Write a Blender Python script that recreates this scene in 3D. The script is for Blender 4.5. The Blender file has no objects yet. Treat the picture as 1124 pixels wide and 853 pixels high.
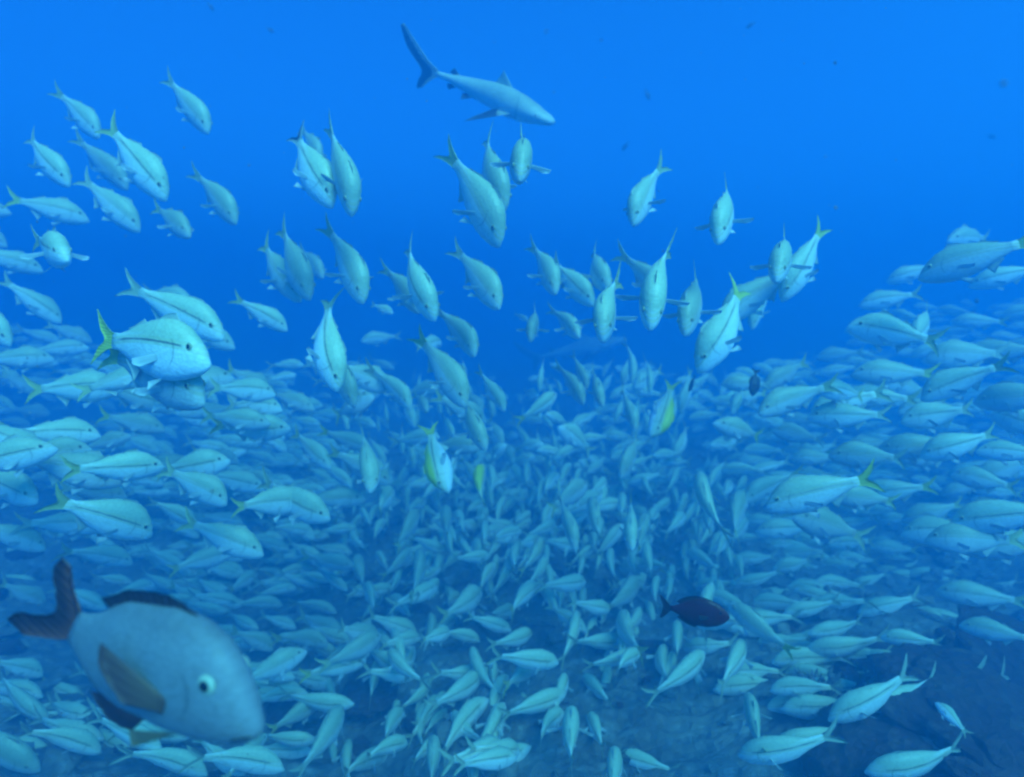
import bpy, math, random
import numpy as np
from mathutils import Vector, Matrix, noise

random.seed(7)
rng = random.Random(11)
S = bpy.context.scene
COL = S.collection
R = math.radians

# ------------------------------------------------------------------ camera
PW, PH = 1124.0, 853.0          # size of the photograph, for reading positions off it
FPX = 670.0
CAM = Vector((0, 0, 1.95))
PITCH = R(-8)
cd = bpy.data.cameras.new('camera')
cam = bpy.data.objects.new('camera', cd)
COL.objects.link(cam)
cd.sensor_width = 36
cd.sensor_fit = 'HORIZONTAL'
cd.lens = FPX / PW * 36
cd.clip_start = 0.02
cd.dof.use_dof = True          # slight softness of the small lens behind its port
cd.dof.focus_distance = 1.6
cd.dof.aperture_fstop = 2.0
cd.clip_end = 400
cam.location = CAM
cam.rotation_euler = (R(90) + PITCH, 0, 0)
S.camera = cam

# ------------------------------------------------------------------ light
SUN_EL, SUN_AZ = R(48), R(148)  # azimuth: clockwise from +Y
w = bpy.data.worlds.new('World')
S.world = w
w.use_nodes = True
nt = w.node_tree
nt.nodes.clear()
sky = nt.nodes.new('ShaderNodeTexSky')
sky.sky_type = 'NISHITA'
sky.sun_disc = False
sky.sun_elevation = SUN_EL
sky.sun_rotation = SUN_AZ
tint = nt.nodes.new('ShaderNodeMix')
tint.data_type = 'RGBA'
tint.blend_type = 'MULTIPLY'
tint.inputs[0].default_value = 1
tint.inputs[7].default_value = (0.03, 0.42, 1.0, 1)     # sunlight left after the water overhead has taken the red
bg = nt.nodes.new('ShaderNodeBackground')
bg.inputs[1].default_value = 0.15
wo = nt.nodes.new('ShaderNodeOutputWorld')
nt.links.new(sky.outputs[0], tint.inputs[6])
nt.links.new(tint.outputs[2], bg.inputs[0])
nt.links.new(bg.outputs[0], wo.inputs[0])

sd = bpy.data.lights.new('sun', 'SUN')
sun = bpy.data.objects.new('sun', sd)
COL.objects.link(sun)
sd.energy = 3.7
sd.angle = R(30)
sd.color = (0.20, 1.0, 0.95)
d = Vector((math.sin(SUN_AZ) * math.cos(SUN_EL), math.cos(SUN_AZ) * math.cos(SUN_EL), math.sin(SUN_EL)))
sun.rotation_euler = d.to_track_quat('Z', 'Y').to_euler()

S.view_settings.view_transform = 'Standard'
S.view_settings.look = 'None'
S.view_settings.exposure = 0.74
S.view_settings.gamma = 1
S.cycles.filter_width = 2.4      # the soft lens of a small underwater camera
S.cycles.max_bounces = 6
S.cycles.volume_bounces = 3
S.cycles.sample_clamp_indirect = 4

HAZE_DENSITY = 0.225
HAZE_COLOR = (0.065, 0.53, 0.94)


# ------------------------------------------------------------------ helpers
def mat(name):
    m = bpy.data.materials.new(name)
    m.use_nodes = True
    n = m.node_tree.nodes
    b = n['Principled BSDF']
    return m, m.node_tree, b


class NT:
    """small node-building helper"""
    def __init__(self, tree):
        self.t = tree
    def new(self, kind, **kw):
        n = self.t.nodes.new(kind)
        for k, v in kw.items():
            setattr(n, k, v)
        return n
    def put(self, sock, v):
        if isinstance(v, bpy.types.NodeSocket):
            self.t.links.new(v, sock)
        else:
            sock.default_value = v
    def math(self, op, a, b=0.0, c=0.0, clamp=False):
        n = self.new('ShaderNodeMath', operation=op, use_clamp=clamp)
        self.put(n.inputs[0], a); self.put(n.inputs[1], b); self.put(n.inputs[2], c)
        return n.outputs[0]
    def mix(self, f, a, b, blend='MIX'):
        n = self.new('ShaderNodeMix', data_type='RGBA', blend_type=blend)
        self.put(n.inputs[0], f)
        self.put(n.inputs[6], a if isinstance(a, bpy.types.NodeSocket) else (*a, 1))
        self.put(n.inputs[7], b if isinstance(b, bpy.types.NodeSocket) else (*b, 1))
        return n.outputs[2]
    def smooth(self, v, lo, hi):
        n = self.new('ShaderNodeMapRange', interpolation_type='SMOOTHSTEP')
        self.put(n.inputs[0], v); n.inputs[1].default_value = lo; n.inputs[2].default_value = hi
        return n.outputs[0]
    def noise(self, vec, scale, detail=3, rough=0.55):
        n = self.new('ShaderNodeTexNoise')
        if vec is not None: self.put(n.inputs['Vector'], vec)
        n.inputs['Scale'].default_value = scale
        n.inputs['Detail'].default_value = detail
        n.inputs['Roughness'].default_value = rough
        return n.outputs[0]
    def bump(self, h, strength, dist):
        n = self.new('ShaderNodeBump')
        n.inputs['Strength'].default_value = strength
        n.inputs['Distance'].default_value = dist
        self.put(n.inputs['Height'], h)
        return n.outputs[0]


def skin_mat(name, back, flank, belly, stripe=None, scale_bump=0.25, rough=0.42, zb=(-0.09, 0.085), vary=0.22, metal=0.0, yellow_back=None):
    m, t, b = mat(name)
    h = NT(t)
    tc = h.new('ShaderNodeTexCoord')
    sx = h.new('ShaderNodeSeparateXYZ')
    h.put(sx.inputs[0], tc.outputs['Object'])
    x, z = sx.outputs[0], sx.outputs[2]
    oi = h.new('ShaderNodeObjectInfo')
    n1 = h.noise(tc.outputs['Object'], 9, 4)
    zz = h.math('ADD', z, h.math('MULTIPLY', h.math('SUBTRACT', n1, 0.5), 0.03))
    c = h.mix(h.smooth(zz, zb[0], zb[0] + 0.07), belly, flank)
    c = h.mix(h.smooth(zz, zb[1] - 0.06, zb[1]), c, back)
    if stripe:
        # a thin dark line along the flank, arched with the back
        zc = h.math('SUBTRACT', 0.045, h.math('MULTIPLY', h.math('POWER', h.math('SUBTRACT', x, 0.14), 2.0), 0.20))
        dz = h.math('ABSOLUTE', h.math('SUBTRACT', z, zc))
        n2 = h.noise(tc.outputs['Object'], 14, 2)
        wid = h.math('MULTIPLY_ADD', n2, 0.009, 0.001)
        line = h.math('SUBTRACT', 1.0, h.smooth(h.math('DIVIDE', dz, wid), 0.6, 1.5))
        ends = h.math('MULTIPLY', h.smooth(x, -0.34, -0.2), h.math('SUBTRACT', 1.0, h.smooth(x, 0.31, 0.35)))
        line = h.math('MULTIPLY', h.math('MULTIPLY', line, ends), h.smooth(oi.outputs['Random'], 0.2, 0.8))
        band = h.math('MULTIPLY', h.math('SUBTRACT', 1.0, h.smooth(h.math('ABSOLUTE', h.math('SUBTRACT', dz, 0.014)), 0.004, 0.016)), 0.55)
        c = h.mix(band, c, (0.55, 0.52, 0.2))
        c = h.mix(h.math('MULTIPLY', line, 0.75), c, stripe)
    # darker mouth corner and the edge of the gill cover
    gx = h.math('ADD', x, h.math('MULTIPLY', h.math('POWER', h.math('ADD', z, 0.01), 2.0), 5.0))
    gill = h.math('SUBTRACT', 1.0, h.smooth(h.math('ABSOLUTE', h.math('SUBTRACT', gx, 0.285)), 0.002, 0.010))
    gill = h.math('MULTIPLY', gill, h.math('SUBTRACT', 1.0, h.smooth(h.math('ABSOLUTE', z), 0.05, 0.09)))
    c = h.mix(h.math('MULTIPLY', gill, 0.55), c, (0.4, 0.4, 0.38), 'MULTIPLY')
    # scales
    mp = h.new('ShaderNodeMapping')
    mp.inputs['Scale'].default_value = (42, 12, 58)
    h.put(mp.inputs[0], tc.outputs['Object'])
    vo = h.new('ShaderNodeTexVoronoi')
    vo.inputs['Scale'].default_value = 1.0
    h.put(vo.inputs['Vector'], mp.outputs[0])
    c = h.mix(h.math('MULTIPLY', h.smooth(vo.outputs['Distance'], 0.35, 0.8), 0.25), c, (0.55, 0.55, 0.5), 'MULTIPLY')
    n3 = h.noise(tc.outputs['Object'], 5, 5)
    c = h.mix(h.math('MULTIPLY', h.smooth(n3, 0.5, 0.75), 0.22), c, (0.62, 0.62, 0.58), 'MULTIPLY')
    hs = h.new('ShaderNodeHueSaturation')
    h.put(hs.inputs['Color'], c)
    h.put(hs.inputs['Value'], h.math('MULTIPLY_ADD', oi.outputs['Random'], vary * 2, 1.0 - vary))
    h.put(b.inputs['Base Color'], hs.outputs[0])
    b.inputs['Roughness'].default_value = rough
    b.inputs['Specular IOR Level'].default_value = 0.45
    b.inputs['Metallic'].default_value = metal
    h.put(b.inputs['Normal'], h.bump(vo.outputs['Distance'], scale_bump, 0.004))
    return m


def fin_mat(name, base, tip, tip_from=0.6, tip_to=0.95, mixin=None, alpha_like=0.0):
    """fins: rays as fine streaks along the membrane, a tip colour by the distance from the root (UV v)"""
    m, t, b = mat(name)
    h = NT(t)
    uv = h.new('ShaderNodeUVMap', uv_map='UVMap')
    sx = h.new('ShaderNodeSeparateXYZ')
    h.put(sx.inputs[0], uv.outputs[0])
    u, v = sx.outputs[0], sx.outputs[1]
    oi = h.new('ShaderNodeObjectInfo')
    ray = h.math('SINE', h.math('MULTIPLY', u, 95.0))
    n = h.noise(uv.outputs[0], 7, 3)
    c = h.mix(h.smooth(h.math('ADD', v, h.math('MULTIPLY', h.math('SUBTRACT', n, 0.5), 0.2)), tip_from, tip_to), base, tip)
    if mixin:
        c = h.mix(h.math('MULTIPLY', oi.outputs['Random'], 0.75), c, mixin)
    c = h.mix(h.math('MULTIPLY_ADD', ray, 0.08, 0.08), c, (0.12, 0.10, 0.07))
    h.put(b.inputs['Base Color'], c)
    b.inputs['Roughness'].default_value = 0.5
    h.put(b.inputs['Normal'], h.bump(ray, 0.3, 0.002))
    return m


def flat_mat(name, col, rough=0.3, spec=0.5):
    m, t, b = mat(name)
    h = NT(t)
    tc = h.new('ShaderNodeTexCoord')
    n = h.noise(tc.outputs['Object'], 30, 3)
    h.put(b.inputs['Base Color'], h.mix(n, tuple(c * 0.8 for c in col), tuple(min(1, c * 1.2) for c in col)))
    b.inputs['Roughness'].default_value = rough
    b.inputs['Specular IOR Level'].default_value = spec
    return m


M = {}
M['goat_skin'] = skin_mat('goatfish_skin', (0.54, 0.58, 0.36), (0.76, 0.78, 0.68), (0.84, 0.84, 0.80), stripe=(0.05, 0.045, 0.03))
M['yellow_skin'] = skin_mat('yellow_backed_skin', (0.62, 0.62, 0.03), (0.66, 0.68, 0.50), (0.80, 0.80, 0.76), stripe=(0.05, 0.045, 0.03), zb=(-0.09, 0.10))
M['goat_tail'] = fin_mat('goatfish_tail', (0.58, 0.55, 0.10), (0.70, 0.66, 0.12), mixin=(0.55, 0.57, 0.46))
M['yellow_tail'] = fin_mat('yellow_tail_fin', (0.62, 0.60, 0.05), (0.70, 0.66, 0.05))
M['dark_tail'] = fin_mat('dark_edged_tail_fin', (0.42, 0.44, 0.36), (0.015, 0.015, 0.015), 0.55, 0.7)
M['goat_fin'] = fin_mat('goatfish_fin', (0.55, 0.56, 0.44), (0.62, 0.62, 0.50))
M['pale_fin'] = fin_mat('pale_pectoral_fin', (0.64, 0.66, 0.60), (0.70, 0.71, 0.66))
M['eye_white'] = flat_mat('eye_ring', (0.42, 0.39, 0.22), 0.2)
M['eye_bright'] = flat_mat('eye_bright_ring', (0.62, 0.58, 0.40), 0.15)
M['pupil'] = flat_mat('pupil', (0.008, 0.008, 0.008), 0.1, 0.7)
M['snap_skin'] = skin_mat('snapper_skin', (0.22, 0.21, 0.215), (0.275, 0.265, 0.27), (0.34, 0.33, 0.335), scale_bump=0.15, rough=0.55, zb=(-0.17, 0.19), vary=0.0)
M['snap_fin'] = fin_mat('snapper_dark_fin', (0.22, 0.055, 0.035), (0.05, 0.015, 0.015), 0.1, 0.75)
M['snap_pec'] = fin_mat('snapper_pectoral_fin', (0.20, 0.085, 0.045), (0.12, 0.04, 0.03), 0.2, 0.9)
M['snap_pelvic'] = fin_mat('snapper_pelvic_fin', (0.17, 0.12, 0.06), (0.15, 0.10, 0.05))
M['shark_fin'] = fin_mat('shark_fin', (0.34, 0.35, 0.28), (0.004, 0.004, 0.006), 0.28, 0.40)
M['shark_skin'] = skin_mat('shark_skin', (0.42, 0.44, 0.34), (0.58, 0.60, 0.50), (0.82, 0.81, 0.76), scale_bump=0.03, rough=0.5, zb=(-0.045, 0.06), vary=0.0)
M['dark_skin'] = skin_mat('dark_fish_skin', (0.07, 0.007, 0.007), (0.10, 0.009, 0.008), (0.08, 0.008, 0.007), scale_bump=0.2, zb=(-0.14, 0.15), vary=0.0)
M['dark_fin'] = fin_mat('dark_fish_fin', (0.03, 0.012, 0.012), (0.008, 0.006, 0.008))
M['damsel_skin'] = skin_mat('black_fish_skin', (0.012, 0.012, 0.014), (0.018, 0.018, 0.02), (0.02, 0.02, 0.022), zb=(-0.14, 0.15), vary=0.0)


# ------------------------------------------------------------------ fish geometry (unit length, nose at x=+0.5, tail tips at x=-0.5)
class Geo:
    def __init__(self):
        self.v, self.f, self.uv, self.mi = [], [], [], []
    def add(self, verts, faces, uvs=None, mi=0):
        o = len(self.v)
        self.v += verts
        self.f += [tuple(i + o for i in f) for f in faces]
        self.uv += uvs if uvs else [(0, 0)] * len(verts)
        self.mi += [mi] * len(faces)
    def mesh(self, name, mats, bend=None, smooth=True):
        me = bpy.data.meshes.new(name)
        vs = [bend(p) for p in self.v] if bend else self.v
        me.from_pydata(vs, [], self.f)
        ul = me.uv_layers.new(name='UVMap')
        li = np.empty(len(me.loops), dtype=np.int32)
        me.loops.foreach_get('vertex_index', li)
        ul.data.foreach_set('uv', np.array(self.uv, dtype=np.float32)[li].ravel())
        for m in mats:
            me.materials.append(m)
        me.polygons.foreach_set('material_index', self.mi)
        me.polygons.foreach_set('use_smooth', [smooth] * len(me.polygons))
        me.update()
        return me


def interp(tab, t):
    for a, b in zip(tab, tab[1:]):
        if t <= b[0]:
            k = (t - a[0]) / max(1e-9, b[0] - a[0])
            k = k * k * (3 - 2 * k) * 0.5 + k * 0.5
            return [p + (q - p) * k for p, q in zip(a, b)]
    return list(tab[-1])


def body_geo(tab, rings=20, seg=14, power=2.15):
    """tab rows: t (0 nose .. tail end), top z, bottom z, half width"""
    g = Geo()
    t1 = tab[-1][0]
    vs, fs = [], []
    for i in range(rings):
        k = i / (rings - 1)
        t = t1 * (0.6 * k + 0.4 * k * k) if i else 0.0
        _, zt, zbm, hw = interp(tab, t)
        cz, hz = (zt + zbm) / 2, (zt - zbm) / 2
        for j in range(seg):
            a = 2 * math.pi * j / seg
            ca, sa = math.cos(a), math.sin(a)
            y = hw * math.copysign(abs(ca) ** (2 / power), ca)
            z = cz + hz * math.copysign(abs(sa) ** (2 / power), sa)
            vs.append((0.5 - t, y, z))
    for i in range(rings - 1):
        for j in range(seg):
            a, b = i * seg + j, i * seg + (j + 1) % seg
            fs.append((a, b, b + seg, a + seg))
    fs.append(tuple(range(seg))[::-1])
    fs.append(tuple((rings - 1) * seg + j for j in range(seg)))
    g.add(vs, fs)
    return g


def catmull(pts, n):
    P = [Vector(p) for p in pts]
    if len(P) == 2:
        return [P[0].lerp(P[1], i / (n - 1)) for i in range(n)]
    out = []
    m = len(P) - 1
    for i in range(n):
        s = i / (n - 1) * m
        k = min(int(s), m - 1)
        u = s - k
        p0, p1, p2, p3 = P[max(k - 1, 0)], P[k], P[k + 1], P[min(k + 2, m)]
        out.append(0.5 * ((2 * p1) + (p2 - p0) * u + (2 * p0 - 5 * p1 + 4 * p2 - p3) * u * u + (3 * p1 - p0 - 3 * p2 + p3) * u ** 3))
    return out


def fin_geo(root, tip, nu=12, ns=4, th=0.006, ripple=0.0, curl=0.0, g=None, mi=0):
    """a fin as a closed thin solid between the polyline on the body and its free edge"""
    g = g or Geo()
    A, B = catmull(root, nu), catmull(tip, nu)
    grid = []
    for i in range(nu):
        for k in range(ns):
            s = k / (ns - 1)
            p = A[i].lerp(B[i], s)
            grid.append(p)
    nrm = []
    for i in range(nu):
        for k in range(ns):
            du = grid[min(i + 1, nu - 1) * ns + k] - grid[max(i - 1, 0) * ns + k]
            dv = grid[i * ns + min(k + 1, ns - 1)] - grid[i * ns + max(k - 1, 0)]
            n = du.cross(dv)
            if n.length < 1e-9:
                n = Vector((0, 1, 0))
            nrm.append(n.normalized())
    top, bot, uv = [], [], []
    for i in range(nu):
        for k in range(ns):
            s, u = k / (ns - 1), i / (nu - 1)
            p, n = grid[i * ns + k], nrm[i * ns + k]
            off = ripple * s * math.sin(i * 1.7) + curl * s * s
            edge = min(1, 4 * u, 4 * (1 - u)) * (1 - s)
            h = th * (0.12 + 0.88 * edge) * (1.0 if i % 2 else 0.75) * 0.5
            top.append(tuple(p + n * (off + h)))
            bot.append(tuple(p + n * (off - h)))
            uv.append((u, s))
    N = nu * ns
    fs = []
    for i in range(nu - 1):
        for k in range(ns - 1):
            a = i * ns + k
            fs.append((a, a + ns, a + ns + 1, a + 1))
            fs.append((N + a, N + a + 1, N + a + ns + 1, N + a + ns))
    for k in range(ns - 1):
        for i, fl in ((0, False), (nu - 1, True)):
            a = i * ns + k
            q = (a, a + 1, N + a + 1, N + a)
            fs.append(q[::-1] if fl else q)
    for i in range(nu - 1):
        for k, fl in ((0, True), (ns - 1, False)):
            a = i * ns + k
            q = (a, a + ns, N + a + ns, N + a)
            fs.append(q if fl else q[::-1])
    g.add(top + bot, fs, uv + uv, mi)
    return g


def ball(c, r, mi, g, ry=None, seg=8, rings=5):
    vs, fs = [], []
    ry = ry or r
    for i in range(rings + 1):
        a = math.pi * i / rings
        for j in range(seg):
            b = 2 * math.pi * j / seg
            vs.append((c[0] + r * math.sin(a) * math.cos(b), c[1] + ry * math.cos(a), c[2] + r * math.sin(a) * math.sin(b)))
    for i in range(rings):
        for j in range(seg):
            p, q = i * seg + j, i * seg + (j + 1) % seg
            fs.append((p, q, q + seg, p + seg))
    g.add(vs, fs, None, mi)
    return g


def eye_geo(x, y, z, r, side):
    g = Geo()
    ball((x, side * y, z), r, 0, g, r * 0.42, 12, 6)
    ball((x, side * (y + r * 0.22), z), r * 0.62, 1, g, r * 0.27, 12, 6)
    return g


GOAT = [(0, -0.0361, -0.0589, 0.0097), (0.02, -0.0065, -0.0812, 0.029), (0.06, 0.0438, -0.1074, 0.0538), (0.12, 0.0991, -0.131, 0.0745), (0.2, 0.1506, -0.1547, 0.0938), (0.28, 0.175, -0.1704, 0.1035), (0.38, 0.1777, -0.1704, 0.1035), (0.48, 0.157, -0.1533, 0.0925), (0.58, 0.1235, -0.1205, 0.0718), (0.68, 0.0824, -0.0812, 0.0469), (0.75, 0.052, -0.0497, 0.021), (0.8, 0.0462, -0.0439, 0.013), (0.83, 0.0497, -0.0474, 0.006)]


def bender(amp, s_amp=0.0):
    def f(p):
        x, y, z = p
        k = 0.28 - x
        yy = amp * (k * k * 1.25 if k > 0 else k * k * 0.5) + s_amp * math.sin(k * 5.0) * max(0.0, k + 0.2)
        return (x + (-abs(amp) * 0.25 * k * k if k > 0 else 0), y + yy, z)
    return f


def goat_parts(spread=0.7, fold=False, tail_open=1.0, slim=1.0, dorsal_up=0.6):
    """every part of a goatfish as (name, Geo, material keys)"""
    tab = [(t, a * slim, b * slim, c_) for t, a, b, c_ in GOAT]
    slim *= 1.27
    P = [('body', body_geo(tab), ['goat_skin'])]
    o = tail_open
    P.append(('tail_fin', fin_geo([(-0.49, 0, 0.165 * o), (-0.43, 0, 0.105 * o), (-0.36, 0, 0.055), (-0.30, 0, 0.036), (-0.295, 0, 0), (-0.30, 0, -0.034), (-0.36, 0, -0.053), (-0.43, 0, -0.10 * o), (-0.49, 0, -0.155 * o)],
                                  [(-0.50, 0, 0.168 * o), (-0.47, 0, 0.105 * o), (-0.452, 0, 0.062), (-0.415, 0, 0.024), (-0.400, 0, 0), (-0.415, 0, -0.024), (-0.452, 0, -0.058), (-0.47, 0, -0.10 * o), (-0.50, 0, -0.158 * o)],
                                  21, 4, 0.012, 0.0015), ['goat_tail']))
    h = dorsal_up
    s = slim
    P.append(('dorsal_fin', fin_geo([(0.235, 0, 0.128 * s), (0.16, 0, 0.134 * s), (0.08, 0, 0.124 * s)], [(0.185, 0, 0.135 * s + 0.115 * h), (0.11, 0, 0.14 * s + 0.055 * h), (0.055, 0, 0.124 * s + 0.012)], 8, 4, 0.008, 0.002), ['goat_fin']))
    P.append(('dorsal_fin', fin_geo([(-0.03, 0, 0.098 * s), (-0.10, 0, 0.076 * s), (-0.17, 0, 0.054 * s)], [(-0.075, 0, 0.10 * s + 0.075 * h), (-0.14, 0, 0.078 * s + 0.04 * h), (-0.205, 0, 0.05 * s + 0.022)], 8, 4, 0.008, 0.002), ['goat_fin']))
    P.append(('anal_fin', fin_geo([(-0.05, 0, -0.094 * s), (-0.11, 0, -0.07 * s), (-0.165, 0, -0.052 * s)], [(-0.10, 0, -0.162 * s), (-0.145, 0, -0.112 * s), (-0.20, 0, -0.07 * s)], 8, 4, 0.008, 0.002), ['goat_fin']))
    for sd_ in (1, -1):
        c, sn = math.cos(spread), math.sin(spread)
        def q(l, wd):      # l out along the fin, wd across it
            return (0.185 - l * (1 - sn * 0.75) - 0.02 * sn, sd_ * (0.090 + l * sn), -0.035 + wd - l * 0.22)
        P.append(('pectoral_fin', fin_geo([q(-0.004, 0.016), q(-0.004, -0.002), q(-0.004, -0.020)], [q(0.205, 0.012), q(0.19, -0.022), q(0.13, -0.040)], 8, 5, 0.008, 0.0015, 0.012 * sd_), ['pale_fin']))
        P.append(('pelvic_fin', fin_geo([(0.185, sd_ * 0.03, -0.118 * s), (0.165, sd_ * 0.03, -0.122 * s)], [(0.085, sd_ * (0.05 + 0.03 * spread), -0.185 * s), (0.06, sd_ * 0.04, -0.150 * s)], 6, 4, 0.008, 0.001), ['pale_fin']))
        P.append(('eye', eye_geo(0.375, 0.068, 0.040, 0.023, sd_), ['eye_white', 'pupil']))
    for sd_ in (1, -1):
        P.append(('barbel', fin_geo([(0.455, sd_ * 0.012, -0.068), (0.448, sd_ * 0.012, -0.070)], [(0.40, sd_ * 0.020, -0.118), (0.398, sd_ * 0.020, -0.116)], 3, 4, 0.007), ['pale_fin']))
    return P


def split_eye(x, y, z, r, side):
    g, h = Geo(), Geo()
    ball((x, side * y, z), r, 0, g, r * 0.36, 16, 8)
    ball((x + r * 0.03, side * (y + r * 0.02), z), r * 0.70, 0, h, r * 0.45, 16, 8)
    return [('eye', g, ['eye_white']), ('eye>pupil', h, ['pupil'])]


def parts_to_meshes(parts, kind, bend):
    out = []
    for nm, g, mk in parts:
        out.append((nm, g.mesh(kind + '_' + nm, [M[k] for k in mk], bend)))
    return out


def join_geo(parts):
    g, keys = Geo(), []
    for nm, p, mk in parts:
        o = []
        for k in mk:
            if k not in keys: keys.append(k)
            o.append(keys.index(k))
        off = len(g.v)
        g.v += p.v; g.uv += p.uv
        g.f += [tuple(i + off for i in f) for f in p.f]
        g.mi += [o[i] for i in p.mi]
    return g, keys


VARIANTS = []      # (part meshes, whole mesh)
for k, (am, sa, sp, to, sl, du) in enumerate([
        (0.10, 0.02, 0.35, 1.0, 1.0, 0.35), (-0.18, -0.03, 0.45, 0.85, 0.96, 0.2), (0.34, 0.02, 0.5, 0.9, 1.0, 0.3), (-0.42, 0.0, 0.55, 1.0, 0.98, 0.25),
        (0.0, 0.03, 1.35, 0.9, 1.02, 0.5), (0.16, -0.02, 1.42, 1.0, 1.0, 0.3), (-0.14, 0.03, 1.25, 0.8, 1.04, 0.3), (0.62, 0.0, 0.5, 1.0, 0.95, 0.3)]):
    pr = goat_parts(sp, tail_open=to, slim=sl, dorsal_up=du)
    bd = bender(am, sa)
    small = [p for p in pr if p[0] not in ('barbel',)]
    jg, keys = join_geo(small)
    VARIANTS.append((parts_to_meshes(pr, 'goatfish', bd), jg.mesh('goatfish', [M[q] for q in keys], bd)))
SIDE, BENT, SPREAD, CURVED = (0, 1), (2, 3), (4, 5, 6), (7,)


# ------------------------------------------------------------------ placing by the photograph
CM = Matrix.Translation(CAM) @ Matrix.Rotation(R(90) + PITCH, 4, 'X')
C3 = CM.to_3x3()
CMI = CM.inverted()


def ray(px, py):
    """camera-space ray of unit depth through a point of the photograph"""
    return Vector(((px - PW / 2) / FPX, -(py - PH / 2) / FPX, -1.0))


def project(p):
    q = CMI @ p
    return (PW / 2 - FPX * q.x / q.z, PH / 2 + FPX * q.y / q.z, -q.z)


def pose(T, N, phi, L, up=None, roll=0.0):
    """world matrix of a fish of length L whose tail tips and nose lie on two sight lines, its nose turned phi degrees towards the lens"""
    rT, rN = ray(*T).normalized(), ray(*N).normalized()
    dz = L * math.sin(R(phi))
    A, B = rN - rT, -rN * dz
    a, b, c = A.dot(A), 2 * A.dot(B), B.dot(B) - L * L
    disc = b * b - 4 * a * c
    z = (-b + math.sqrt(max(disc, 0))) / (2 * a)
    pT, pN = rT * z, rN * (z - dz)
    X = (pN - pT).normalized()
    mid = (pT + pN) / 2
    Xw = C3 @ X
    u = Vector((0, 0, 1)) if up is None else C3 @ Vector((math.cos(R(up)), math.sin(R(up)), 0))
    Z = (u - Xw * u.dot(Xw))
    if Z.length < 1e-3: Z = Vector((0, -1, 0))
    Z.normalize()
    Y = Z.cross(Xw)
    m3 = Matrix((Xw, Y, Z)).transposed() @ Matrix.Rotation(R(roll), 3, 'X')
    return Matrix.Translation(CM @ mid) @ m3.to_4x4() @ Matrix.Scale(L, 4), z


def link(name, me, parent=None):
    o = bpy.data.objects.new(name, me)
    COL.objects.link(o)
    if parent is not None:
        o.parent = parent
    return o


def tag(o, label, cat, group=None, kind=None):
    if label: o['label'] = label
    if cat: o['category'] = cat
    if group: o['group'] = group
    if kind: o['kind'] = kind
    return o


PLACED = []        # (centre, length) of every fish, to keep them from running into each other
PROTO = {}
KIDS = {}          # a prototype's parts in the order they were built


def copy_thing(src):
    r = src.copy()
    COL.objects.link(r)
    out = []
    for ch in KIDS.get(src.name, []):
        c = ch.copy()
        COL.objects.link(c)
        c.parent = r
        out.append(c)
    copy_thing.last = out
    return r


def make_goat(var, mx, parts=True, tail=None):
    key = (var, parts)
    if key not in PROTO:
        if parts:
            r = link('goatfish', None)
            r.empty_display_size = 0.1
            KIDS[r.name] = [link(nm, me, r) for nm, me in VARIANTS[var][0]]
        else:
            r = link('goatfish', VARIANTS[var][1])
        PROTO[key] = r
    else:
        r = copy_thing(PROTO[key])
        if parts:
            for c, (nm, me) in zip(copy_thing.last, VARIANTS[var][0]):
                c.data = me
        for k in ('label', 'category', 'group'):
            if k in r: del r[k]
    if tail and parts:
        for c in r.children:
            if c.name.startswith('tail_fin'):
                me = c.data.copy()
                me.materials[0] = M[tail]
                c.data = me
    r.matrix_world = mx
    PLACED.append((mx.translation.copy(), mx.to_scale().x))
    return r


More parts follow.
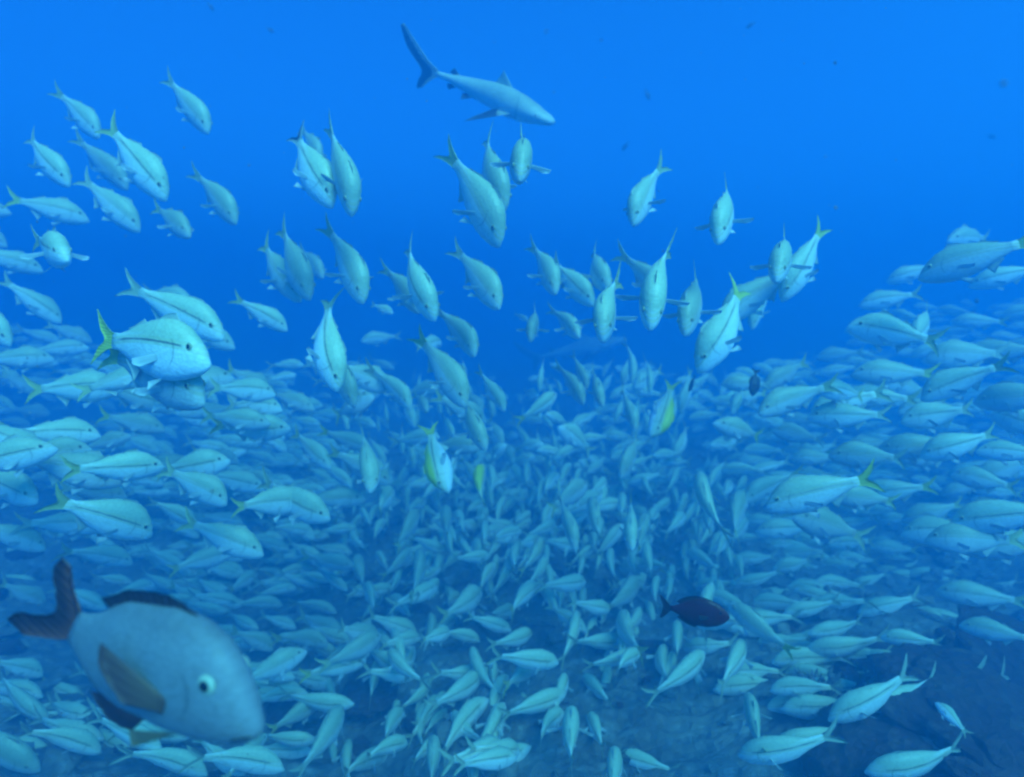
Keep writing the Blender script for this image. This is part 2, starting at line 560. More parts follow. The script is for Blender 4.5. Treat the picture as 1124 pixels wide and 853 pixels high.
# T, N (photograph pixels), phi, length, variants, extra, label
Y_ = 'yellow_tail'
D_ = 'dark_tail'
CAT = [
 # upper left
 ((65,100),(111,149),35,.33,6,{}, "small pale goatfish at the very top left of the school, one pectoral fin out"),
 ((22,146),(78,202),32,.33,5,{}, "goatfish at upper left with both pale pectoral fins stretched sideways"),
 ((88,150),(142,206),30,.40,1,{}, "faint goatfish half hidden behind the big bright one at upper left"),
 ((110,132),(186,217),25,.37,0,{}, "big bright goatfish diving right at upper left, tail fork high"),
 ((84,192),(156,252),20,.36,0,{}, "plump pale goatfish diving below the big bright one at upper left"),
 ((5,216),(99,240),8,.36,0,{'tail':Y_}, "goatfish facing right at upper left with dark side line and wide yellowish tail"),
 ((-72,222),(13,232),8,.36,1,{}, "goatfish cut by the left edge, nose against the wide yellowish tail"),
 ((168,226),(210,257),42,.30,4,{}, "short stubby goatfish alone under the diving pair at upper left"),
 ((189,86),(231,144),35,.32,1,{}, "lone goatfish highest in the open water left of the shark"),
 ((217,188),(261,243),33,.32,6,{}, "goatfish with spread fins alone between the left group and the dark-tailed one"),
 ((308,138),(368,224),28,.36,2,{'tail':D_}, "goatfish with black-edged forked tail diving at upper centre left"),
 ((372,136),(388,234),32,.37,1,{}, "goatfish diving steeply beside the one with a black-edged tail"),
 ((330,140),(353,176),42,.32,4,{}, "faint small goatfish peeping out behind the black-edged tail"),
 ((497,164),(552,267),25,.40,6,{}, "large pale goatfish diving below the shark, front one of a pair"),
 ((523,146),(556,228),32,.37,5,{}, "goatfish diving below the shark, hidden behind its larger partner"),
 ((572,148),(571,193),55,.30,4,{}, "small goatfish seen head on just below the shark's head"),
 ((721,180),(692,245),35,.33,5,{}, "goatfish diving left in open water right of the shark"),
 ((800,202),(787,263),45,.33,4,{}, "goatfish head on with both fins out, alone high on the right"),
 # left edge, second row
 ((-38,272),(49,296),8,.36,1,{}, "pale goatfish entering from the left edge with double side lines"),
 ((37,262),(74,281),58,.33,4,{}, "round looking faint goatfish seen almost head on near left edge"),
 ((-42,240),(9,270),25,.34,0,{}, "nose of a goatfish poking in at the left edge below the yellowish tail"),
 ((2,306),(70,353),14,.36,1,{}, "faint goatfish diving right near the left edge with long tail lobes"),
 ((-48,318),(14,377),25,.34,0,{}, "bright goatfish cut by the left edge beside the faint diving one"),
 ((48,355),(102,374),12,.34,0,{}, "dull striped goatfish left of the big yellow tail, uppermost of two"),
 ((30,386),(98,380),8,.36,1,{}, "dull striped goatfish left of the big yellow tail, lower of two"),
 ((-30,395),(60,392),6,.36,0,{}, "long dull goatfish at the left edge under the striped two"),
 # yellow tail cluster
 ((96,370),(232,392),34,.40,0,{'tail':Y_,'zs':1.22}, "large goatfish with big bright yellow forked tail at left"),
 ((128,384),(226,436),38,.38,1,{'zs':1.25}, "bright bellied goatfish under the one with the big yellow tail"),
 ((145,312),(248,368),26,.44,1,{}, "goatfish with dark side lines above the big yellow tailed one"),
 ((158,320),(212,330),35,.36,4,{}, "round faint goatfish topmost over the big yellow tailed one"),
 ((192,352),(259,380),18,.37,0,{}, "goatfish whose nose sticks out right of the yellow tailed cluster"),
 ((258,326),(317,361),14,.33,1,{}, "single faint goatfish between yellow tailed cluster and curved bright fish"),
 ((279,264),(332,328),28,.37,5,{}, "bigger goatfish diving in the overlapping pair left of centre"),
 ((301,246),(342,326),30,.40,0,{}, "rear goatfish of the overlapping diving pair left of centre"),
 ((328,272),(356,303),38,.34,4,{}, "little goatfish showing behind the overlapping diving pair"),
 ((364,246),(402,330),28,.36,6,{}, "goatfish diving with a pale belly stripe above the curved bright fish"),
 ((336,322),(374,428),15,.38,7,{'roll':-20}, "bright goatfish with curved back diving through the left centre"),
 ((436,268),(479,349),28,.37,5,{}, "larger goatfish of two overlapping right of the pale striped diver"),
 ((425,292),(462,340),35,.33,6,{}, "smaller goatfish tucked against a larger one left of centre"),
 ((407,334),(432,343),15,.16,0,{}, "tiny pale goatfish below the overlapping two left of centre"),
 ((437,368),(396,373),12,.36,2,{}, "very faint goatfish turning left under the tiny pale one"),
 ((503,272),(551,336),28,.34,6,{}, "goatfish diving right with dark back line in the upper centre"),
 ((494,338),(523,388),38,.34,3,{}, "goatfish with bent body below the diver in the upper centre"),
 ((588,268),(612,320),38,.34,6,{}, "goatfish nose down with pale fin, left of three under the open water"),
 ((602,286),(654,333),22,.34,0,{}, "bright goatfish with dark back line crossing two others at centre"),
 ((636,274),(670,316),40,.36,2,{}, "hump backed goatfish behind the bright one at centre"),
 ((668,305),(661,370),45,.36,5,{}, "goatfish heading straight down to the lens under the hump backed one"),
 ((588,337),(582,372),45,.30,4,{}, "small goatfish seen head on left of the faint shark"),
 ((566,344),(580,352),30,.18,1,{}, "tiny goatfish beside the small head on one left of the faint shark"),
 ((607,338),(637,368),38,.32,6,{}, "small goatfish right above the faint shark's black fin"),
 ((722,268),(714,357),40,.37,5,{}, "goatfish head down with very long pale fins right of centre"),
 ((700,280),(728,330),40,.36,3,{}, "goatfish mostly hidden behind the long finned one right of centre"),
 ((766,298),(751,364),42,.36,4,{}, "goatfish head down with its fins touching the long finned one"),
 ((866,292),(788,352),18,.40,2,{}, "rear goatfish in the slanting chain right of centre"),
 ((832,312),(763,406),18,.42,3,{'tail':Y_}, "largest goatfish of the slanting chain, nose down left"),
 ((862,258),(852,304),52,.31,4,{}, "goatfish head on with fins out on top of the slanting chain"),
 ((913,246),(855,328),18,.38,1,{'tail':Y_}, "goatfish with raised yellow tail at the top end of the slanting chain"),
 ((838,312),(824,360),28,.34,2,{}, "faint goatfish hanging under the slanting chain"),
 # right group
 ((1142,262),(1006,302),4,.37,0,{'tail':Y_}, "big goatfish with bold black side line and yellow tail at the right edge"),
 ((1087,262),(1040,262),45,.40,4,{}, "faint goatfish behind the back of the big black lined one"),
 ((1150,292),(1062,312),8,.36,1,{}, "goatfish under the big black lined one, cut by the right edge"),
 ((1035,290),(972,308),14,.36,1,{}, "faint goatfish at the chin of the big black lined one"),
 ((1012,322),(942,334),10,.36,0,{}, "faint goatfish with dark side line leading the right group"),
 ((1020,338),(1003,372),48,.34,4,{}, "goatfish turned head on behind the leader of the right group"),
 ((1108,354),(1043,352),8,.36,1,{}, "small faint goatfish with thin line in the middle of the right group"),
 ((1165,338),(1096,346),8,.36,0,{}, "goatfish at the right edge level with the small thin lined one"),
 ((1152,382),(1054,388),5,.38,0,{}, "goatfish at right edge with short black line on its upper side"),
 ((1050,376),(998,390),14,.36,1,{}, "small forked tail goatfish above the long black lined yellow tail one"),
 ((1032,410),(934,408),8,.38,1,{'tail':Y_}, "goatfish with long black line and yellow tail at mid right"),
 ((948,386),(896,391),14,.40,0,{}, "faint goatfish left of the right group, at its upper border"),
 ((905,420),(831,452),24,.35,2,{}, "bright goatfish with raised pale tail left of the right group"),
 ((884,396),(838,424),28,.36,0,{}, "goatfish tucked behind the bright raised tail one"),
 ((843,484),(784,462),25,.34,3,{'tail':Y_}, "pale goatfish facing left with drooping yellow tail, below the raised tail one"),
 ((1010,438),(922,434),8,.38,0,{}, "dull goatfish below the long black lined one at mid right"),
 ((1068,492),(962,490),4,.38,1,{}, "goatfish with fine black line in the lower right group"),
 ((962,521),(838,554),8,.38,0,{'tail':Y_}, "large bright goatfish facing left with wide forked yellow tail at right"),
 ((866,514),(816,548),28,.36,2,{}, "goatfish behind the head of the large one with forked yellow tail"),
 ((1030,536),(936,542),8,.38,1,{'tail':Y_}, "yellowish goatfish right behind the wide forked yellow tail"),
 ((1178,556),(1040,572),4,.40,0,{}, "large pale goatfish cut by the right edge, upper of two"),
 ((1182,594),(1052,600),4,.40,1,{}, "large pale goatfish cut by the right edge, lower of two"),
 ((1132,664),(1026,646),4,.38,1,{}, "goatfish at the right edge sloping down to the right, dark line"),
 ((1140,702),(1052,684),5,.38,0,{}, "goatfish under the sloping one at the right edge"),
 ((1036,704),(966,698),8,.36,0,{}, "dim goatfish over the dark rock, just left of the right edge pair"),
 ((1010,606),(955,598),14,.36,1,{}, "dim goatfish with pale belly under the yellowish ones at right"),
 ((868,722),(800,660),-12,.33,1,{'tail':Y_}, "goatfish with bright yellow tail right of the dark red fish"),
 ((838,832),(820,758),-25,.34,4,{}, "goatfish swimming up and away left of the dark rock"),
 ((1062,805),(1028,770),-20,.24,1,{'up':45}, "lone slim goatfish over the bare dark rock at lower right"),
 # bottom
 ((627,846),(627,774),-38,.34,4,{}, "goatfish from behind with both fins spread at the bottom centre"),
 ((676,884),(675,818),-38,.34,0,{}, "goatfish from behind cut by the bottom edge right of the spread finned one"),
 ((514,874),(520,820),-40,.30,1,{}, "greenish goatfish from behind at the bottom edge, right of its twin"),
 ((478,866),(476,806),-38,.32,0,{}, "slim goatfish from behind at the bottom edge left of the greenish one"),
 ((344,852),(375,772),-30,.36,2,{}, "greenish backed goatfish swimming up and away at lower left"),
 ((238,856),(293,804),-25,.34,1,{}, "goatfish just below the big snapper's chin swimming up right"),
 ((407,812),(443,778),-38,.32,3,{}, "stubby goatfish with hanging tail at lower left centre"),
 ((483,782),(528,738),-32,.34,2,{}, "bright goatfish with hanging pale tail and black line at lower centre"),
 ((464,704),(494,692),-42,.30,0,{}, "little square looking goatfish with black line at lower centre"),
 ((258,756),(336,712),-10,.34,0,{}, "bright goatfish with black line right in front of the snapper's face"),
 ((328,738),(402,724),-10,.33,1,{}, "goatfish nose to tail with the bright one before the snapper"),
 ((362,736),(418,694),-25,.34,2,{}, "round backed goatfish at lower left centre with dark side line"),
 ((394,710),(448,738),18,.32,0,{}, "goatfish with bright belly diving right under the round backed one"),
 ((414,706),(462,698),-25,.32,1,{}, "dull goatfish right of the round backed one"),
 ((548,668),(592,640),-30,.34,3,{}, "greenish goatfish with upright pale tail in the lower centre"),
 ((546,714),(584,692),-35,.32,2,{}, "pale goatfish with hanging tail under the greenish one"),
 ((546,752),(596,722),-32,.36,1,{}, "dim lined goatfish third down in the lower centre column"),
 ((598,664),(644,690),10,.30,0,{}, "bright sided goatfish pointing down right in the lower centre"),
 ((296,806),(354,764),-22,.36,0,{}, "dim broad goatfish between the snapper's face and the greenish backed one"),
 # middle
 ((462,366),(514,444),18,.36,6,{}, "bright goatfish diving in the centre, nose on another's tail"),
 ((455,382),(484,374),-40,.30,4,{}, "small goatfish sitting on the tail of the bright central diver"),
 ((502,434),(534,492),30,.35,5,{}, "bright goatfish following nose down under the central diver"),
 ((529,404),(555,450),22,.30,1,{}, "slim goatfish diving alone right of the central diver"),
 ((470,462),(488,542),18,.36,1,{'up':175,'back':Y_}, "goatfish tipped on its side showing a bright yellow back at centre"),
 ((516,556),(530,508),-30,.30,3,{'tail':Y_,'back':Y_}, "green backed goatfish right of the one with the yellow back"),
 ((577,464),(610,430),-25,.30,2,{}, "goatfish with trailing tail and black line above the middle of the school"),
 ((740,424),(718,480),30,.34,1,{'tail':Y_,'back':Y_,'up':20}, "plump goatfish with yellow flank and pale fin right of centre"),
 ((632,388),(645,426),25,.28,1,{}, "slim goatfish under the faint shark's belly"),
 ((614,398),(642,442),25,.33,6,{}, "goatfish beside the slim one under the faint shark"),
 ((646,404),(662,444),35,.33,0,{}, "goatfish right of the slim one under the faint shark"),
 ((688,426),(698,472),30,.33,1,{}, "dim slim goatfish left of the plump yellow flanked one"),
 ((418,402),(452,446),30,.34,3,{}, "goatfish with lifted tail left of the central diver"),
 ((454,432),(470,450),45,.28,4,{}, "small goatfish in front of the lifted tail one"),
 # left middle
 ((293,430),(346,448),16,.34,0,{}, "goatfish with pale yellow edged fork below the curved bright fish"),
 ((354,470),(408,492),18,.34,1,{'tail':Y_}, "goatfish with green tail below the nose of the curved bright fish"),
 ((318,474),(364,512),25,.33,0,{}, "bright blunt goatfish left below the green tailed one"),
 ((212,492),(263,506),16,.33,1,{}, "bright goatfish facing right below the yellow tailed cluster"),
 ((218,520),(291,534),12,.35,0,{}, "goatfish with a black eye under the bright one at left"),
 ((328,546),(402,546),10,.36,1,{'tail':Y_}, "goatfish with greenish tail and black eye left of centre"),
 ((106,456),(182,470),10,.36,0,{'tail':Y_}, "dull goatfish with yellow tail below the yellow tailed cluster"),
 ((18,572),(126,574),4,.38,1,{}, "long goatfish with black line near the left edge above the snapper"),
 ((196,572),(291,606),8,.37,0,{}, "goatfish sloping down right above the snapper's back"),
 ((262,448),(196,452),5,.34,1,{}, "goatfish facing left under the yellow tailed cluster"),
 ((128,520),(212,506),6,.37,0,{}, "goatfish rising right with a long shadowy line at left"),
 ((116,655),(170,640),-15,.40,1,{}, "pale backed goatfish showing over the snapper's dark dorsal fin"),
 ((620,542),(632,602),25,.34,1,{}, "bright oval goatfish heading down in the middle of the school"),
 ((660,598),(648,544),-28,.32,4,{}, "goatfish with long trailing tail right of the bright oval one"),
 ((688,545),(694,602),32,.33,0,{}, "pale goatfish nose down right of the trailing tail one"),
 ((776,590),(768,516),-22,.36,3,{}, "upright goatfish right of centre above the dark red fish"),
 ((584,632),(594,588),-35,.30,2,{}, "slim greenish goatfish above the upright pale tail"),
 ((438,604),(458,558),-32,.32,0,{}, "pale goatfish with two tail tips in the lower centre left"),
 ((250,650),(282,628),-35,.33,4,{}, "dull goatfish above the snapper's forehead"),
]

def ground_h(x, y):
    p = Vector((x * 0.33, y * 0.33, 3.1))
    h = 0.42 * noise.noise(p) + 0.24 * noise.noise(p * 2.3) + 0.14 * abs(noise.noise(p * 5.1)) + 0.07 * noise.noise(p * 11)
    h += 0.08 * abs(noise.noise(p * 27)) + 0.36 * math.exp(-((x - 1.85) ** 2 + (y - 2.05) ** 2) / 0.9)         # the bare hump of rock at lower right
    return h - 0.05


named = []
for T, N, phi, L, var, ex, label in CAT:
    if abs(phi) >= 15: phi *= 1.25
    rl = ex.get('roll', rng.uniform(-8, 8))
    mx, z = pose(T, N, phi, L, ex.get('up'), rl)
    while L > 0.12 and any((mx @ Vector((k, 0, -0.12))).z < ground_h(*(mx @ Vector((k, 0, 0))).to_2d()) + 0.06 for k in (-0.5, 0, 0.5)):
        L *= 0.93
        mx, z = pose(T, N, phi, L, ex.get('up'), rl)
    mx = mx @ Matrix.Diagonal((1, 1, ex.get('zs', 1.0), 1))
    o = make_goat(var, mx, True, ex.get('tail'))
    tag(o, label, 'fish', 'goatfish of the school')
    if ex.get('back'):
        for c in o.children:
            if c.name.startswith(('dorsal_fin', 'tail_fin', 'body')):
                me = c.data.copy(); me.materials[0] = M['yellow_skin' if c.name.startswith('body') else Y_]; c.data = me
    named.append((o, label))


# ------------------------------------------------------------------ reef
def axis(n, far, k=2.6):
    return [math.copysign(abs(t) ** k, t) * far for t in np.linspace(-1, 1, n)]


xs = axis(190, 29.0)
ys = [2.5 + t for t in axis(190, 29.0)]
vs = [(x, min(max(y, -27), 31), ground_h(x, y)) for y in ys for x in xs]
fs = [(j * 190 + i, j * 190 + i + 1, (j + 1) * 190 + i + 1, (j + 1) * 190 + i) for j in range(189) for i in range(189)]
me = bpy.data.meshes.new('seabed')
me.from_pydata(vs, [], fs)
me.polygons.foreach_set('use_smooth', [True] * len(me.polygons))


def rock_mat(name, a, b_, c_, sc=1.0, bare_at=None):
    m, t, b = mat(name)
    h = NT(t)
    tc = h.new('ShaderNodeTexCoord')
    ge = h.new('ShaderNodeNewGeometry')
    P = ge.outputs['Position']
    n1, n2 = h.noise(P, 1.6 * sc, 6, 0.65), h.noise(P, 9 * sc, 6, 0.7)
    vo = h.new('ShaderNodeTexVoronoi'); vo.inputs['Scale'].default_value = 16 * sc
    h.put(vo.inputs['Vector'], P)
    c = h.mix(h.smooth(n1, 0.38, 0.62), a, b_)
    c = h.mix(h.smooth(n2, 0.50, 0.68), c, c_)
    c = h.mix(h.math('MULTIPLY', h.smooth(vo.outputs['Distance'], 0.1, 0.5), 0.35), c, (0.05, 0.03, 0.025))
    if bare_at:
        # a patch of bare rock under dark red encrusting algae, ragged at the edge
        vd = h.new('ShaderNodeVectorMath', operation='DISTANCE')
        h.put(vd.inputs[0], P)
        vd.inputs[1].default_value = bare_at
        dd = h.math('ADD', vd.outputs['Value'], h.math('MULTIPLY', h.math('SUBTRACT', n1, 0.5), 1.6))
        dark = h.mix(h.smooth(n2, 0.42, 0.62), (0.085, 0.035, 0.03), (0.15, 0.075, 0.055))
        c = h.mix(h.smooth(dd, 0.62, 1.0), dark, c)
    h.put(b.inputs['Base Color'], c)
    b.inputs['Roughness'].default_value = 0.95
    hh = h.math('ADD', h.math('MULTIPLY', n2, 1.0), h.math('MULTIPLY', vo.outputs['Distance'], 0.6))
    h.put(b.inputs['Normal'], h.bump(hh, 0.9, 0.06))
    return m


M['reef'] = rock_mat('reef_rock', (0.26, 0.20, 0.15), (0.42, 0.39, 0.31), (0.54, 0.52, 0.44), 1.0, (1.75, 1.95, 0.4))
M['boulder'] = rock_mat('boulder_rock', (0.12, 0.045, 0.04), (0.15, 0.075, 0.055), (0.20, 0.13, 0.10), 1.4)
M['coral'] = rock_mat('pale_coral', (0.40, 0.36, 0.34), (0.50, 0.46, 0.44), (0.58, 0.55, 0.53), 2.2)
me.materials.append(M['reef'])
o = link('seabed', me)
o['kind'] = 'structure'


def boulder_mesh(seed):
    import bmesh
    bm = bmesh.new()
    bmesh.ops.create_icosphere(bm, subdivisions=4, radius=1)
    for v in bm.verts:
        p = v.co.copy() + Vector((seed * 7.3, 0, 0))
        r = 1 + 0.35 * noise.noise(p * 1.1) + 0.2 * noise.noise(p * 2.6) + 0.1 * abs(noise.noise(p * 6))
        v.co *= r
        v.co.z *= 0.62
    for f in bm.faces: f.smooth = True
    m_ = bpy.data.meshes.new('reef_boulder')
    bm.to_mesh(m_); bm.free()
    m_.materials.append(M['boulder'])
    return m_


BM = [boulder_mesh(i) for i in range(5)]


def ground_at(px, py):
    """where the sight line through a point of the photograph meets the seabed"""
    dr = (C3 @ ray(px, py))
    t = 0.3
    while t < 30:
        p = CAM + dr * t
        if p.z < ground_h(p.x, p.y): return p
        t += 0.02
    return CAM + dr * 30


BOULD = [(1075,800,.30,"bare reddish brown boulder at lower right under the lone slim goatfish"),
         (965,838,.24,"dark rounded boulder at the bottom edge left of the bare brown one"),
         (1118,735,.26,"dark boulder at the right edge above the bare brown one"),
         (400,775,.18,"brownish boulder below the round backed goatfish at lower left"),
         (310,790,.16,"small dark boulder between the snapper and the greenish backed goatfish")]
for i, (px, py, r, lb) in enumerate(BOULD):
    p = ground_at(px, py)
    b = link('reef_boulder', BM[i % 5])
    b.location = (p.x, p.y + r * 0.3, ground_h(p.x, p.y) + r * 0.08)
    b.scale = (r * rng.uniform(0.9, 1.3), r * rng.uniform(0.8, 1.1), r * rng.uniform(0.38, 0.55))
    b.rotation_euler = (rng.uniform(-.3, .3), rng.uniform(-.3, .3), rng.uniform(0, 6))
    tag(b, lb, 'boulder', 'boulders on the reef')


def coral_mesh(seed):
    g = Geo()
    r_ = random.Random(seed)
    for k in range(26):
        a, e = r_.uniform(0, 6.28), r_.uniform(0.15, 1.4)
        dr = Vector((math.cos(a) * math.cos(e), math.sin(a) * math.cos(e), math.sin(e)))
        p = Vector((0, 0, 0)); rad = 0.10
        ringv = []
        n = 5
        sg = 6
        for i in range(n):
            t = i / (n - 1)
            rr = rad * (1 - 0.55 * t) * (0.15 if i == n - 1 else 1)
            q = Vector((-dr.y, dr.x, 0)); q = q.normalized() if q.length > 0.01 else Vector((1, 0, 0))
            s = dr.cross(q)
            for j in range(sg):
                an = 6.283 * j / sg
                ringv.append(tuple(p + (q * math.cos(an) + s * math.sin(an)) * rr))
            dr = (dr + Vector((r_.uniform(-.3, .3), r_.uniform(-.3, .3), r_.uniform(0, .35)))).normalized()
            p = p + dr * r_.uniform(0.16, 0.28)
        fs_ = [(i * sg + j, i * sg + (j + 1) % sg, (i + 1) * sg + (j + 1) % sg, (i + 1) * sg + j) for i in range(n - 1) for j in range(sg)]
        g.add(ringv, fs_)
    return g.mesh('coral', [M['coral']])


CO = [coral_mesh(i) for i in range(3)]
for i, (px, py, r, lb) in enumerate([(905, 765, .17, "pale blue branching coral left of the bare brown boulder"),
                                     (790, 745, .10, "small pale coral below the dark red fish"),
                                     (286, 566, .26, "bright pale coral head at left centre above the snapper's forehead")]):
    p = ground_at(px, py)
    c = link('branching_coral', CO[i % 3])
    c.location = (p.x, p.y, p.z - 0.02)
    c.scale = (r, r, r)
    c.rotation_euler = (0, 0, rng.uniform(0, 6))
    tag(c, lb, 'coral', 'pale corals on the reef')


# loose coral rubble over the near reef
gr = Geo()
rr = random.Random(5)
ico = [(0, 0, 1), (.89, 0, .45), (.28, .85, .45), (-.72, .53, .45), (-.72, -.53, .45), (.28, -.85, .45), (.72, .53, -.45), (-.28, .85, -.45), (-.89, 0, -.45), (-.28, -.85, -.45), (.72, -.53, -.45), (0, 0, -1)]
icf = [(0, 1, 2), (0, 2, 3), (0, 3, 4), (0, 4, 5), (0, 5, 1), (1, 6, 2), (2, 7, 3), (3, 8, 4), (4, 9, 5), (5, 10, 1), (6, 7, 2), (7, 8, 3), (8, 9, 4), (9, 10, 5), (10, 6, 1), (11, 7, 6), (11, 8, 7), (11, 9, 8), (11, 10, 9), (11, 6, 10)]
for k in range(3200):
    x, y = rr.uniform(-6, 6), rr.uniform(0.9, 8)
    sz = 0.022 + 0.075 * rr.random() ** 3
    e = Matrix.Rotation(rr.uniform(0, 6.28), 3, 'Z') @ Matrix.Rotation(rr.uniform(-.7, .7), 3, 'X')
    sx_, sy_, sz_ = sz * rr.uniform(0.7, 2.2), sz * rr.uniform(0.6, 1.1), sz * rr.uniform(0.4, 0.9)
    c0 = Vector((x, y, ground_h(x, y) + sz_ * 0.3))
    gr.add([tuple(c0 + e @ Vector((p[0] * sx_ * rr.uniform(.8, 1.2), p[1] * sy_ * rr.uniform(.8, 1.2), p[2] * sz_ * rr.uniform(.8, 1.2)))) for p in ico], icf, None, 0 if rr.random() < 0.7 else (1 if rr.random() < 0.6 else 2))
o = link('coral_rubble', gr.mesh('coral_rubble', [M['reef'], M['boulder'], M['coral']], None, False))
o['kind'] = 'stuff'

# ------------------------------------------------------------------ the large snapper
SN = [(0, -0.082, -0.105, 0.010), (0.02, -0.035, -0.132, 0.032), (0.06, 0.040, -0.155, 0.056), (0.12, 0.122, -0.173, 0.075), (0.18, 0.178, -0.186, 0.086),
      (0.26, 0.213, -0.198, 0.092), (0.36, 0.230, -0.204, 0.094), (0.46, 0.216, -0.194, 0.086), (0.56, 0.202, -0.196, 0.074), (0.65, 0.168, -0.172, 0.058),
      (0.71, 0.124, -0.134, 0.042), (0.77, 0.080, -0.086, 0.024), (0.81, 0.066, -0.068, 0.010)]


def build(name, parts, bend, mx, label, cat, group=None):
    r = link(name, None)
    r.empty_display_size = 0.1
    last = None
    for nm, me_ in parts_to_meshes(parts, name, bend):
        if '>' in nm:
            link(nm.split('>')[1], me_, last)
        else:
            last = link(nm, me_, r)
    r.matrix_world = mx
    PLACED.append((mx.translation.copy(), mx.to_scale().x))
    return tag(r, label, cat, group)


P = [('body', body_geo(SN, 34, 28, 2.1), ['snap_skin']),
     ('tail_fin', fin_geo([(-0.43, 0, 0.20), (-0.38, 0, 0.13), (-0.32, 0, 0.07), (-0.29, 0, 0.03), (-0.285, 0, 0), (-0.29, 0, -0.03), (-0.32, 0, -0.07), (-0.38, 0, -0.13), (-0.43, 0, -0.19)],
                          [(-0.475, 0, 0.205), (-0.47, 0, 0.13), (-0.43, 0, 0.075), (-0.40, 0, 0.03), (-0.39, 0, 0), (-0.40, 0, -0.03), (-0.43, 0, -0.075), (-0.475, 0, -0.13), (-0.485, 0, -0.19)], 33, 6, 0.018, 0.002), ['snap_fin']),
     ('dorsal_fin', fin_geo([(0.24, 0, 0.204), (0.14, 0, 0.224), (0.02, 0, 0.212), (-0.08, 0, 0.185), (-0.18, 0, 0.140)],
                            [(0.21, 0, 0.224), (0.11, 0, 0.258), (-0.01, 0, 0.250), (-0.12, 0, 0.224), (-0.245, 0, 0.165)], 30, 5, 0.016, 0.0025), ['dark_fin']),
     ('anal_fin', fin_geo([(0.04, 0, -0.192), (-0.04, 0, -0.186), (-0.12, 0, -0.160)], [(-0.03, 0, -0.275), (-0.12, 0, -0.27), (-0.19, 0, -0.20)], 16, 5, 0.014, 0.002), ['snap_fin'])]
for s_ in (1, -1):
    P.append(('pectoral_fin', fin_geo([(0.205, s_ * 0.088, -0.035), (0.200, s_ * 0.088, -0.062), (0.190, s_ * 0.088, -0.09)],
                                      [(-0.01, s_ * 0.145, 0.13), (0.00, s_ * 0.15, 0.05), (0.075, s_ * 0.125, -0.065)], 16, 7, 0.012, 0.0015, 0.012 * s_), ['snap_pec']))
    P.append(('pelvic_fin', fin_geo([(0.20, s_ * 0.035, -0.186), (0.15, s_ * 0.035, -0.198)], [(0.04, s_ * 0.06, -0.275), (0.015, s_ * 0.05, -0.225)], 12, 5, 0.012, 0.0015), ['snap_pelvic']))
    P += [(a, b, ['eye_bright'] if a == 'eye' else c) for a, b, c in split_eye(0.340, 0.074, 0.050, 0.034, s_)]
    P.append(('mouth', fin_geo([(0.496, s_ * 0.012, -0.100), (0.46, s_ * 0.044, -0.108), (0.43, s_ * 0.057, -0.116)], [(0.496, s_ * 0.013, -0.105), (0.46, s_ * 0.046, -0.114), (0.43, s_ * 0.059, -0.122)], 8, 3, 0.004), ['pupil']))
def snap_bend(p):
    x, y, z = p
    k = max(0.0, -0.10 - x)
    a = math.atan(2 * 1.05 * k)
    return (x + z * math.sin(a), y - 0.30 * k * k, 1.05 * k * k + z * math.cos(a))


mx, z = pose((44, 684), (290, 772), 42, .36, None, -6)
mx = mx @ Matrix.Diagonal((1, 0.95, 0.93, 1))
build('snapper', P, snap_bend, mx, "big silvery snapper with dark maroon fins and black eye at lower left", 'fish')

# ------------------------------------------------------------------ sharks
SH = [(0, 0.008, -0.016, 0.022), (0.03, 0.026, -0.032, 0.052), (0.08, 0.0372, -0.0432, 0.0625), (0.15, 0.0576, -0.0624, 0.0762), (0.24, 0.0744, -0.0768, 0.0838), (0.34, 0.084, -0.0792, 0.0825), (0.45, 0.0756, -0.0684, 0.07), (0.56, 0.0576, -0.0528, 0.0537), (0.66, 0.0408, -0.036, 0.0375), (0.74, 0.023, -0.02, 0.021), (0.8, 0.018, -0.016, 0.014), (0.83, 0.016, -0.014, 0.006)]


